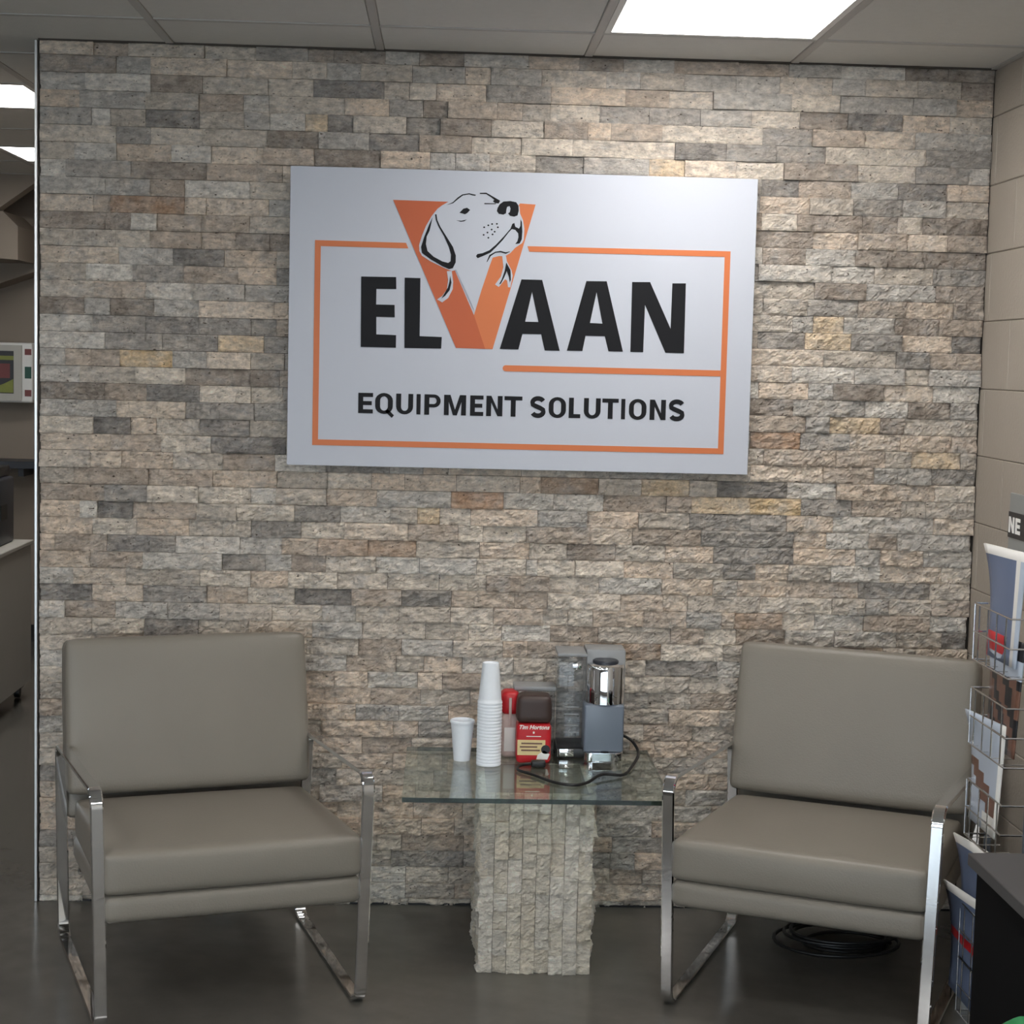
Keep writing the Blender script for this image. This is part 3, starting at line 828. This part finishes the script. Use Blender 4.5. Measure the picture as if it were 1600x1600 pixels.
for face, (ox, oy, width, rz) in {'front': (PX0, PY0 + 0.008, PX1 - PX0, 0), 'back': (PX1, PY1 - 0.008, PX1 - PX0, math.pi),
                                  'left': (PX0 + 0.008, PY1, PY1 - PY0, -math.pi / 2), 'right': (PX1 - 0.008, PY0, PY1 - PY0, math.pi / 2)}.items():
    n = 8
    cw = width / n
    for i in range(n):
        z = 0.0
        while z < PZ - 0.001:
            L = rp.choice((0.05, 0.07, 0.09, 0.10, 0.12, 0.15))
            if PZ - z - L < 0.04: L = PZ - z
            bm = pstone(cw, L, sd); sd += 1
            o = finish(bm, 'stone', M['pale_stone'], ped)
            d = (i + 0.5) * cw
            o.location = (ox + math.cos(rz) * d - tcx, oy + math.sin(rz) * d - tcy, z)
            o.rotation_euler = (0, 0, rz)
            z += L

# ------------------------------------------------------------------ things on the table
def cup_mesh(name):
    bm = bmesh.new()
    # foam cup, mouth up, base at z = 0: outer wall, rolled rim, inner wall, floor
    lathe(bm, [(0.0, 0.004), (0.020, 0.004), (0.0215, 0.0), (0.0235, 0.0), (0.0325, 0.100), (0.0335, 0.108), (0.0350, 0.110), (0.0358, 0.1135), (0.0350, 0.117), (0.0330, 0.118), (0.0315, 0.116), (0.0305, 0.108), (0.0212, 0.008), (0.0, 0.007)], 28)
    bmesh.ops.remove_doubles(bm, verts=bm.verts, dist=1e-5)
    bmesh.ops.recalc_face_normals(bm, faces=bm.faces)
    me = bpy.data.meshes.new(name); bm.to_mesh(me); bm.free()
    me.polygons.foreach_set('use_smooth', [True] * len(me.polygons)); me.set_sharp_from_angle(angle=math.radians(50))
    me.materials.append(M['foam'])
    return me
cup_me = cup_mesh('foam_cup')
def cup(loc, flip=False, label=None):
    o = bpy.data.objects.new('foam_cup', cup_me); COL.objects.link(o)
    o.location = loc
    if flip: o.rotation_euler = (math.pi, 0, random.uniform(0, 6))
    tag(o, label, 'cup', 'white foam cups on the glass table')
    return o
cup((1.267, -0.265, GT + 0.0005), label='single white foam cup standing upright left of the cup stack')
NC = 20
for i in range(NC):
    lab = 'white foam cup nested between the topmost and the lowest of the tall stack'
    if i == 0: lab = 'lowest white foam cup of the upside-down stack, rim resting on the glass'
    if i == NC - 1: lab = 'topmost white foam cup of the tall upside-down stack'
    cup((1.343, -0.318, GT + 0.1185 + i * 0.0093), True, lab)

# creamer bottle with red cap
cr = empty('creamer_bottle', (1.405, -0.195, GT)); tag(cr, 'pale creamer bottle with red cap behind the cup stack', 'bottle')
bm = bmesh.new(); rbox(bm, 0.052, 0.075, 0.130, 0.015, 6); bmesh.ops.translate(bm, verts=bm.verts, vec=(0, 0, 0.0655))
finish(bm, 'body', M['pink'], cr, smooth=50)
bm = bmesh.new(); rbox(bm, 0.055, 0.078, 0.068, 0.018, 6); bmesh.ops.translate(bm, verts=bm.verts, vec=(0, 0, 0.160))
finish(bm, 'cap', M['red'], cr, smooth=50)
box('cap_tab', -0.004, 0.004, -0.043, -0.036, 0.095, 0.178, M['pink'], cr, 0.002)
box('label_panel', -0.016, 0.016, -0.0385, -0.036, 0.02, 0.09, M['white'], cr, 0.001)

# hot chocolate canister
cn = empty('drink_canister', (1.472, -0.262, GT)); tag(cn, 'red canister with dark brown lid in the middle of the glass table', 'canister')
bm = bmesh.new(); rbox(bm, 0.100, 0.078, 0.116, 0.013, 6); bmesh.ops.translate(bm, verts=bm.verts, vec=(0, 0, 0.0585))
finish(bm, 'body', M['red'], cn, smooth=50)
bm = bmesh.new(); rbox(bm, 0.102, 0.081, 0.080, 0.016, 6); bmesh.ops.translate(bm, verts=bm.verts, vec=(0, 0, 0.157))
for v in bm.verts:
    if v.co.z > 0.16: v.co.x *= 1 - (v.co.z - 0.16) * 1.6
finish(bm, 'lid', M['brown_lid'], cn, smooth=50)
fy = -0.0395
bm = bmesh.new(); bx(bm, -0.047, 0.033, fy - 0.0012, fy, 0.026, 0.070); finish(bm, 'cream_label', M['cream'], cn)
for i, (zz, a, b) in enumerate(((0.060, -0.036, 0.024), (0.050, -0.040, 0.010), (0.040, -0.036, 0.018))):
    box('printed_line', a, b, fy - 0.0018, fy - 0.0010, zz - 0.0022, zz + 0.0022, M['mag_brown'], cn)
bm = bmesh.new(); lathe(bm, [(0.0, 0.0), (0.013, 0.0), (0.013, 0.0016), (0.0, 0.0016)], 18)
bmesh.ops.remove_doubles(bm, verts=bm.verts, dist=1e-6)
o = finish(bm, 'dark_disc', M['mag_dark'], cn); o.rotation_euler = (math.pi / 2, 0, 0); o.location = (0.034, fy, 0.043)
bm = bmesh.new(); prism(bm, [(0.008, 0.014), (0.040, 0.014), (0.046, 0.030), (0.030, 0.040), (0.012, 0.028)], fy - 0.0016, fy)
finish(bm, 'white_cup_print', M['white'], cn)
def put_text(s, size, loc, m, parent, rot=(math.pi / 2, 0, 0), shear=0.0, off=0.0, name='lettering'):
    me = text_mesh(s, size, shear, off)
    o = link(name, me, m, parent, loc); o.rotation_euler = rot
    return o
put_text('Tim Hortons', 0.0165, (-0.001, fy - 0.0006, 0.1065), M['white'], cn, shear=0.3, off=0.0004)
bm = bmesh.new(); prism(bm, [(0.0035 * math.cos(t) * (1 if i % 2 else 0.62) - 0.001, 0.0915 + 0.0042 * math.sin(t) * (1 if i % 2 else 0.62)) for i, t in enumerate([2 * math.pi * k / 12 for k in range(12)])], fy - 0.001, fy)
finish(bm, 'maple_leaf', M['white'], cn)
box('printed_line', -0.022, 0.020, fy - 0.0008, fy, 0.0795, 0.0815, M['white'], cn)

# grey box behind the canister
gb = empty('clear_box', (1.478, -0.150, GT)); tag(gb, 'clear plastic box standing behind the brown-lidded canister', 'box')
bm = bmesh.new(); bx(bm, -0.06, 0.06, -0.04, 0.04, 0.0, 0.196); bevel(bm, 0.005, 2); finish(bm, 'body', M['clear'], gb, smooth=40)
box('lid', -0.062, 0.062, -0.042, 0.042, 0.190, 0.204, M['grey_plastic'], gb, 0.003)

# coffee maker
cm = empty('coffee_maker', (1.645, -0.165, GT)); tag(cm, 'grey and chrome coffee maker with clear water tank on the glass table', 'coffee maker')
# local x: tank -0.10..-0.022, tower -0.022..0.098
bm = bmesh.new(); bx(bm, -0.103, -0.022, -0.055, 0.075, 0.030, 0.300); bevel(bm, 0.006, 2); tk = finish(bm, 'water_tank', M['clear'], cm, smooth=40)
box('tank_lid', -0.105, -0.020, -0.058, 0.078, 0.299, 0.309, M['grey_plastic'], tk, 0.003)
for zz in (0.075, 0.095, 0.128, 0.150): box('level_mark', -0.082, -0.040, -0.0562, -0.0548, zz, zz + 0.003, M['grey_plastic'], tk)
box('tank_handle', -0.062, -0.036, -0.060, -0.054, 0.262, 0.280, M['chrome'], tk, 0.002)
bm = bmesh.new(); bx(bm, -0.103, 0.020, -0.060, 0.085, 0.0005, 0.030); bevel(bm, 0.004, 2); finish(bm, 'tank_base', M['black_plastic'], cm, smooth=40)
box('chrome_plate', -0.094, -0.052, -0.0625, -0.059, 0.006, 0.028, M['chrome'], cm, 0.001)
box('chrome_plate', -0.100, -0.097, -0.0625, -0.059, 0.006, 0.028, M['chrome'], cm)
bm = bmesh.new(); bx(bm, -0.018, 0.098, -0.010, 0.092, 0.0005, 0.314); bevel(bm, 0.006, 2); finish(bm, 'tower', M['grey_plastic'], cm, smooth=40)
bm = bmesh.new(); bx(bm, -0.026, 0.090, -0.088, -0.008, 0.026, 0.165); bevel(bm, 0.007, 3); finish(bm, 'front_panel', M['slate_plastic'], cm, smooth=40)
bm = bmesh.new(); lathe(bm, [(0.0, 0.163), (0.052, 0.163), (0.056, 0.166), (0.056, 0.268), (0.053, 0.276), (0.043, 0.281), (0.0, 0.281)], 36, 0.036, -0.040)
bmesh.ops.remove_doubles(bm, verts=bm.verts, dist=1e-6)
hd = finish(bm, 'brew_head', M['chrome'], cm, smooth=35)
bm = bmesh.new(); lathe(bm, [(0.0, 0.281), (0.038, 0.281), (0.038, 0.287), (0.034, 0.290), (0.0, 0.290)], 30, 0.036, -0.040)
bmesh.ops.remove_doubles(bm, verts=bm.verts, dist=1e-6)
finish(bm, 'lid', M['charcoal'], hd, smooth=35)
bm = bmesh.new(); prism(bm, rounded([(-0.026, -0.100), (0.088, -0.100), (0.088, 0.060), (-0.026, 0.060)], 0.024, 6), 0.0005, 0.026, 'xy'); bevel(bm, 0.002, 1)
bs = finish(bm, 'drip_base', M['chrome'], cm, smooth=40)
bm = bmesh.new(); lathe(bm, [(0.0, 0.0262), (0.012, 0.0262), (0.012, 0.0275), (0.0, 0.0275)], 18, 0.036, -0.093); bmesh.ops.remove_doubles(bm, verts=bm.verts, dist=1e-6)
finish(bm, 'drain_hole', M['black_plastic'], bs)
# power cord with its plug, lying on the glass
pts = [(1.700, -0.06), (1.753, -0.120), (1.778, -0.147), (1.783, -0.221), (1.750, -0.345), (1.715, -0.440), (1.655, -0.462), (1.608, -0.530), (1.565, -0.560), (1.516, -0.530), (1.467, -0.455), (1.425, -0.400), (1.432, -0.360), (1.462, -0.348)]
def smooth_path(p, sub=6):
    out = []
    P = [Vector(q) for q in p]
    for i in range(len(P) - 1):
        a, b, c, d = P[max(i - 1, 0)], P[i], P[i + 1], P[min(i + 2, len(P) - 1)]
        for j in range(sub):
            t = j / sub
            out.append(0.5 * ((2 * b) + (c - a) * t + (2 * a - 5 * b + 4 * c - d) * t * t + (3 * b - a - 3 * c + d) * t ** 3))
    out.append(P[-1])
    return out
zs = [0.05, 0.045, 0.03, 0.014, 0.006, 0.006, 0.012, 0.005, 0.005, 0.005, 0.005, 0.006, 0.010, 0.012]
bm = bmesh.new(); tube(bm, smooth_path([(x - 1.645, y + 0.165, z) for (x, y), z in zip(pts, zs)]), 0.0044, 8)
cd = finish(bm, 'power_cord', M['black_plastic'], cm, smooth=60)
bm = bmesh.new(); rbox(bm, 0.042, 0.024, 0.020, 0.006, 4); bmesh.ops.translate(bm, verts=bm.verts, vec=(1.484 - 1.645, -0.342 + 0.165, 0.0108))
pg = finish(bm, 'plug', M['black_plastic'], cd, smooth=50)

# ------------------------------------------------------------------ magazine rack on the right
RY0, RY1, RX = -1.255, -0.985, 2.56
rack = empty('magazine_rack', (RX + 0.08, (RY0 + RY1) / 2, 0)); tag(rack, 'chrome wire magazine rack standing by the block wall', 'rack')
rx, ry = rack.location.x, rack.location.y
def rk(x, y, z): return (x - rx, y - ry, z)
for x, y in ((RX + 0.015, RY1 + 0.004), (RX + 0.015, RY0 - 0.004), (RX + 0.17, RY1 + 0.004), (RX + 0.17, RY0 - 0.004)):
    bm = bmesh.new(); tube(bm, [rk(x, y, 0.0), rk(x, y, 1.20)], 0.009, 10)
    finish(bm, 'post', M['post'], rack, smooth=50)
TIERS = (0.955, 0.745, 0.515, 0.200, 0.060)
for zb in TIERS:
    bm = bmesh.new()
    x0, x1 = RX - 0.045, RX + 0.012
    for zz in (zb, zb + 0.07, zb + 0.14):
        tube(bm, [rk(x1, RY1, zz), rk(x0, RY1, zz), rk(x0, RY0, zz), rk(x1, RY0, zz)], 0.0024, 6)
    for k in range(4):
        y = RY1 + (RY0 - RY1) * (k + 0.5) / 4
        tube(bm, [rk(x1, y, zb), rk(x0, y, zb), rk(x0, y, zb + 0.14)], 0.0020, 6)
    tube(bm, [rk(x0, RY1, zb), rk(x0, RY1, zb + 0.14)], 0.0024, 6)
    tube(bm, [rk(x1, RY1, zb), rk(x1, RY1, zb + 0.22), rk(x1 + 0.02, RY1, zb + 0.25)], 0.0022, 6)
    finish(bm, 'wire_pocket', M['wire'], rack, smooth=60)
for zz in (0.03, 1.19):
    bm = bmesh.new()
    tube(bm, [rk(RX + 0.015, RY1, zz), rk(RX + 0.17, RY1, zz), rk(RX + 0.17, RY0, zz), rk(RX + 0.015, RY0, zz)], 0.005, 8, closed=True)
    finish(bm, 'frame_wire', M['wire'], rack, smooth=60)
# header card on top of the rack
hx = RX + 0.005
hb = box('header_card', hx - rx, hx + 0.008 - rx, -1.30 - ry, -1.055 - ry, 1.235, 1.375, M['mag_grey'], rack, 0.001, 1)
box('dark_band', hx - 0.002 - rx, hx - rx, -1.30 - ry, -1.055 - ry, 1.268, 1.330, M['mag_dark'], hb)
for st in ((-1.08,), (-1.27,)):
    box('card_support', hx + 0.008 - rx, hx + 0.016 - rx, st[0] - 0.006 - ry, st[0] + 0.006 - ry, 1.185, 1.30, M['wire'], hb)
k = 0
def yz_letter(polys, y_left, z0, h):
    """letter on the -X face: its left edge is at the far (greater y) side"""
    bm = bmesh.new()
    for p in polys:
        prism(bm, [(y_left - a * h - ry, z0 + b * h) for a, b in p], hx - 0.0032 - rx, hx - 0.002 - rx, 'yz')
    return finish(bm, 'card_letter', M['white'], hb)
yz_letter(glyph('N', 1.02, 0.27), -1.062, 1.280, 0.038)
yz_letter(glyph('E', 0.86, 0.27), -1.110, 1.280, 0.038)

def magazine(top, x, y_far, pattern, label, curl=0.035, hgt=0.275, wid=0.208, lean=0.05):
    """slightly curled magazine, cover toward -X, top at z = top"""
    nu, nv = 10, 12
    bm = bmesh.new()
    g = []
    for j in range(nv + 1):
        row = []
        v = j / nv
        for i in range(nu + 1):
            u = i / nu
            cx = -curl * (1 - u) ** 2.2 * v ** 3 + lean * v * hgt - 0.010 * math.sin(math.pi * u) * v
            row.append(bm.verts.new((cx, -u * wid, v * hgt)))
        g.append(row)
    for j in range(nv):
        for i in range(nu):
            f = bm.faces.new((g[j][i], g[j + 1][i], g[j + 1][i + 1], g[j][i + 1]))
            f.material_index = pattern(i / nu, j / nv)
            f.smooth = True
    me = bpy.data.meshes.new('magazine'); bm.to_mesh(me); bm.free()
    o = link('magazine', me, [M['mag_blue'], M['white'], M['mag_pale'], M['mag_brown'], M['mag_dark'], M['red']])
    md = o.modifiers.new('thickness', 'SOLIDIFY'); md.thickness = 0.004; md.offset = 1
    o.location = (x, y_far, top - hgt)
    tag(o, label, 'magazine', 'magazines in the wire rack')
    return o
def p_top(u, v):
    if v > 0.9: return 1
    if 0.72 < u: return 1 if u < 0.85 else 2
    return 0
def p_red(u, v):
    if v > 0.83: return 5 if u < 0.5 else 4
    if v > 0.6: return 2
    return 3 if (u + v) % 0.4 < 0.2 else 4
def p_mid(u, v):
    if v > 0.92: return 1
    if u > 0.8: return 1
    if v > 0.5: return 2
    if v < 0.1: return 1 if u > 0.4 else 2
    return 3 if 0.42 - 0.5 * u < v < 0.62 - 0.45 * u else 2
def p_low(u, v):
    if v > 0.9: return 1
    if 0.45 < v < 0.52: return 5
    return 0
def p_low2(u, v):
    if v > 0.9: return 1
    return 0 if v > 0.4 else 2
magazine(1.245, RX - 0.016, -1.000, p_top, 'blue-grey magazine with a white edge in the top pocket of the rack')
magazine(1.035, RX - 0.016, -1.020, p_red, 'magazine with a red and black corner in the second pocket of the rack', curl=0.02)
magazine(0.825, RX - 0.030, -0.960, p_mid, 'pale blue and brown magazine in the middle pocket of the rack')
magazine(0.497, RX - 0.026, -0.915, p_low2, 'dark blue magazine with white top edge just above the lowest one', curl=0.04)
magazine(0.372, RX - 0.043, -0.905, p_low, 'blue magazine with a red stripe in the lowest pocket of the rack', curl=0.04)

# ------------------------------------------------------------------ black cabinet
KX, KY1, KZ = 2.355, -1.52, 0.62
kb = empty('low_cabinet', ((KX + W) / 2, -2.0, 0)); tag(kb, 'black low cabinet with charcoal top at the right edge of the picture', 'cabinet')
kx = kb.location.x
box('top', KX - kx, W - 0.012 - kx, -0.55, KY1 + 2.0, KZ - 0.028, KZ, M['cab_top'], kb, 0.002, 1)
bm = bmesh.new(); bx(bm, KX + 0.022 - kx, W - 0.014 - kx, -0.53, KY1 + 2.0 - 0.025, 0.0, KZ - 0.028); bevel(bm, 0.002, 1); finish(bm, 'body', M['cab_black'], kb)
for y0, y1 in ((-0.525, -0.035), (-0.03, 0.45)):
    d = box('door', KX + 0.012 - kx, KX + 0.022 - kx, y0, y1, 0.05, KZ - 0.032, M['cab_black'], kb, 0.001, 1)
    hy = (y1 - 0.05) if y0 < -0.1 else y0 + 0.05
    bm = bmesh.new(); tube(bm, [(KX + 0.012 - kx, hy, 0.50), (KX - 0.01 - kx, hy, 0.50), (KX - 0.01 - kx, hy, 0.56), (KX + 0.012 - kx, hy, 0.56)], 0.004, 6)
    finish(bm, 'handle', M['cab_black'], d)
# green bag slumped on the floor in front of the cabinet
bm = bmesh.new()
rbox(bm, 0.056, 0.50, 0.44, 0.026, 10, (0.008, 0.0, 0.01))
for v in bm.verts:
    d = noise.noise(v.co * 9) * 0.009 + noise.noise(v.co * 22) * 0.005
    if v.co.z > 0.1 and v.co.y > 0.08: v.co.z -= (v.co.y - 0.08) * 0.55
    if v.co.z > -0.20:
        v.co.x += d; v.co.z += 0.8 * d
bmesh.ops.translate(bm, verts=bm.verts, vec=(0, 0, 0.2205))
gr = finish(bm, 'green_bag', M['green'], None, (2.318, -2.095, 0.0), smooth=60)
tag(gr, 'green plastic bag on the floor at the foot of the black cabinet', 'bag')

# coiled black cable under the right chair
cc = (2.37, -0.33)
pts = []
for i in range(150):
    t = i / 149
    a = t * 2 * math.pi * 5.3
    r = 0.165 - 0.02 * math.sin(a * 0.37) - 0.055 * (0.5 + 0.5 * math.sin(t * 17))
    pts.append((r * math.cos(a) * 1.1, r * math.sin(a) * 0.85, 0.0058 + 0.011 * (i // 29) * 0.9 + 0.002 * math.sin(a * 1.7)))
bm = bmesh.new(); tube(bm, pts, 0.0052, 7)
tag(finish(bm, 'coiled_cable', M['black_plastic'], None, (cc[0], cc[1], 0), smooth=60), 'coil of black cable on the floor under the right armchair', 'cable')

# ------------------------------------------------------------------ the passage on the left
# white wall cabinet with a picture-window door
ac = empty('wall_cabinet', (-1.27, YB, 1.365)); tag(ac, 'white wall-mounted safety cabinet with a window door in the passage', 'cabinet')
box('body', -0.19, 0.183, -0.15, 0.0, 0.0, 0.332, M['lamp_frame'], ac, 0.012, 3)
bm = bmesh.new()
for r in ((-0.185, 0.125, 0.012, 0.05), (-0.185, 0.125, 0.285, 0.318), (-0.185, -0.15, 0.05, 0.285), (0.082, 0.125, 0.05, 0.285)):
    bx(bm, r[0], r[1], -0.162, -0.150, r[2], r[3])
dr = finish(bm, 'door_frame', M['white_cab'], ac)
box('window_picture', -0.15, 0.082, -0.156, -0.150, 0.05, 0.285, M['mag_dark'], dr)
box('picture_stripe', -0.15, 0.080, -0.158, -0.156, 0.235, 0.258, M['aed_yellow'], dr)
box('picture_patch', -0.15, 0.060, -0.158, -0.156, 0.135, 0.215, M['aed_red'], dr)
bm = bmesh.new(); prism(bm, [(-0.10, 0.055), (0.078, 0.055), (0.078, 0.13), (0.03, 0.105)], -0.158, -0.156); finish(bm, 'picture_patch', M['aed_yellow'], dr)
for z0, z1, m in ((0.265, 0.298, 'aed_red'), (0.135, 0.200, 'aed_green'), (0.036, 0.072, 'aed_red')):
    box('side_sticker', 0.140, 0.176, -0.152, -0.1495, z0, z1, M[m], ac)
# dark shelf on the end wall
sh = empty('wall_shelf', (-1.45, YB, 0.96)); tag(sh, 'dark wall shelf behind the white cabinet in the passage', 'shelf')
box('board', -0.5, 0.41, -0.25, 0.0, 0.045, 0.085, M['charcoal'], sh, 0.002, 1)
box('bracket', 0.30, 0.33, -0.22, 0.0, 0.0, 0.045, M['charcoal'], sh)
box('bracket', -0.40, -0.37, -0.22, 0.0, 0.0, 0.045, M['charcoal'], sh)
# white rolling cabinet
wc = empty('rolling_cabinet', (-1.04, 2.75, 0)); tag(wc, 'white cabinet on black casters at the left edge of the picture', 'cabinet')
box('body', -0.28, 0.275, -0.42, 0.36, 0.075, 0.735, M['white_cab'], wc, 0.003, 1)
box('top', -0.29, 0.285, -0.43, 0.37, 0.735, 0.755, M['white_cab'], wc, 0.003, 1)
for x in (-0.22, 0.225):
    for y in (-0.36, 0.30):
        bm = bmesh.new(); bx(bm, x - 0.022, x + 0.022, y - 0.03, y + 0.03, 0.05, 0.076)
        me_c = finish(bm, 'caster', M['black_plastic'], wc)
        bm = bmesh.new(); lathe(bm, [(0.0, -0.012), (0.027, -0.012), (0.029, 0.0), (0.027, 0.012), (0.0, 0.012)], 16)
        bmesh.ops.remove_doubles(bm, verts=bm.verts, dist=1e-6)
        w = finish(bm, 'wheel', M['black_plastic'], me_c, (x, y, 0.030), smooth=40); w.rotation_euler = (0, math.pi / 2, 0)
# dark machine standing on it
pr = empty('office_machine', (-1.04, 2.83, 0.7555)); tag(pr, 'dark grey office machine on top of the white cabinet', 'machine')
box('body', -0.20, 0.215, -0.20, 0.20, 0.0, 0.31, M['charcoal'], pr, 0.012, 3)
box('lid', -0.205, 0.195, -0.205, 0.205, 0.312, 0.36, M['black_plastic'], pr, 0.008, 2)
box('side_vent', 0.2145, 0.218, -0.05, 0.06, 0.12, 0.19, M['black_plastic'], pr)
bm = bmesh.new(); lathe(bm, [(0.0, 0.0), (0.007, 0.0), (0.007, 0.003), (0.0, 0.003)], 12); bmesh.ops.remove_doubles(bm, verts=bm.verts, dist=1e-6)
o = finish(bm, 'power_light', M['white'], pr, (0.2145, -0.15, 0.255)); o.rotation_euler = (0, math.pi / 2, 0)

bpy.context.view_layer.update()
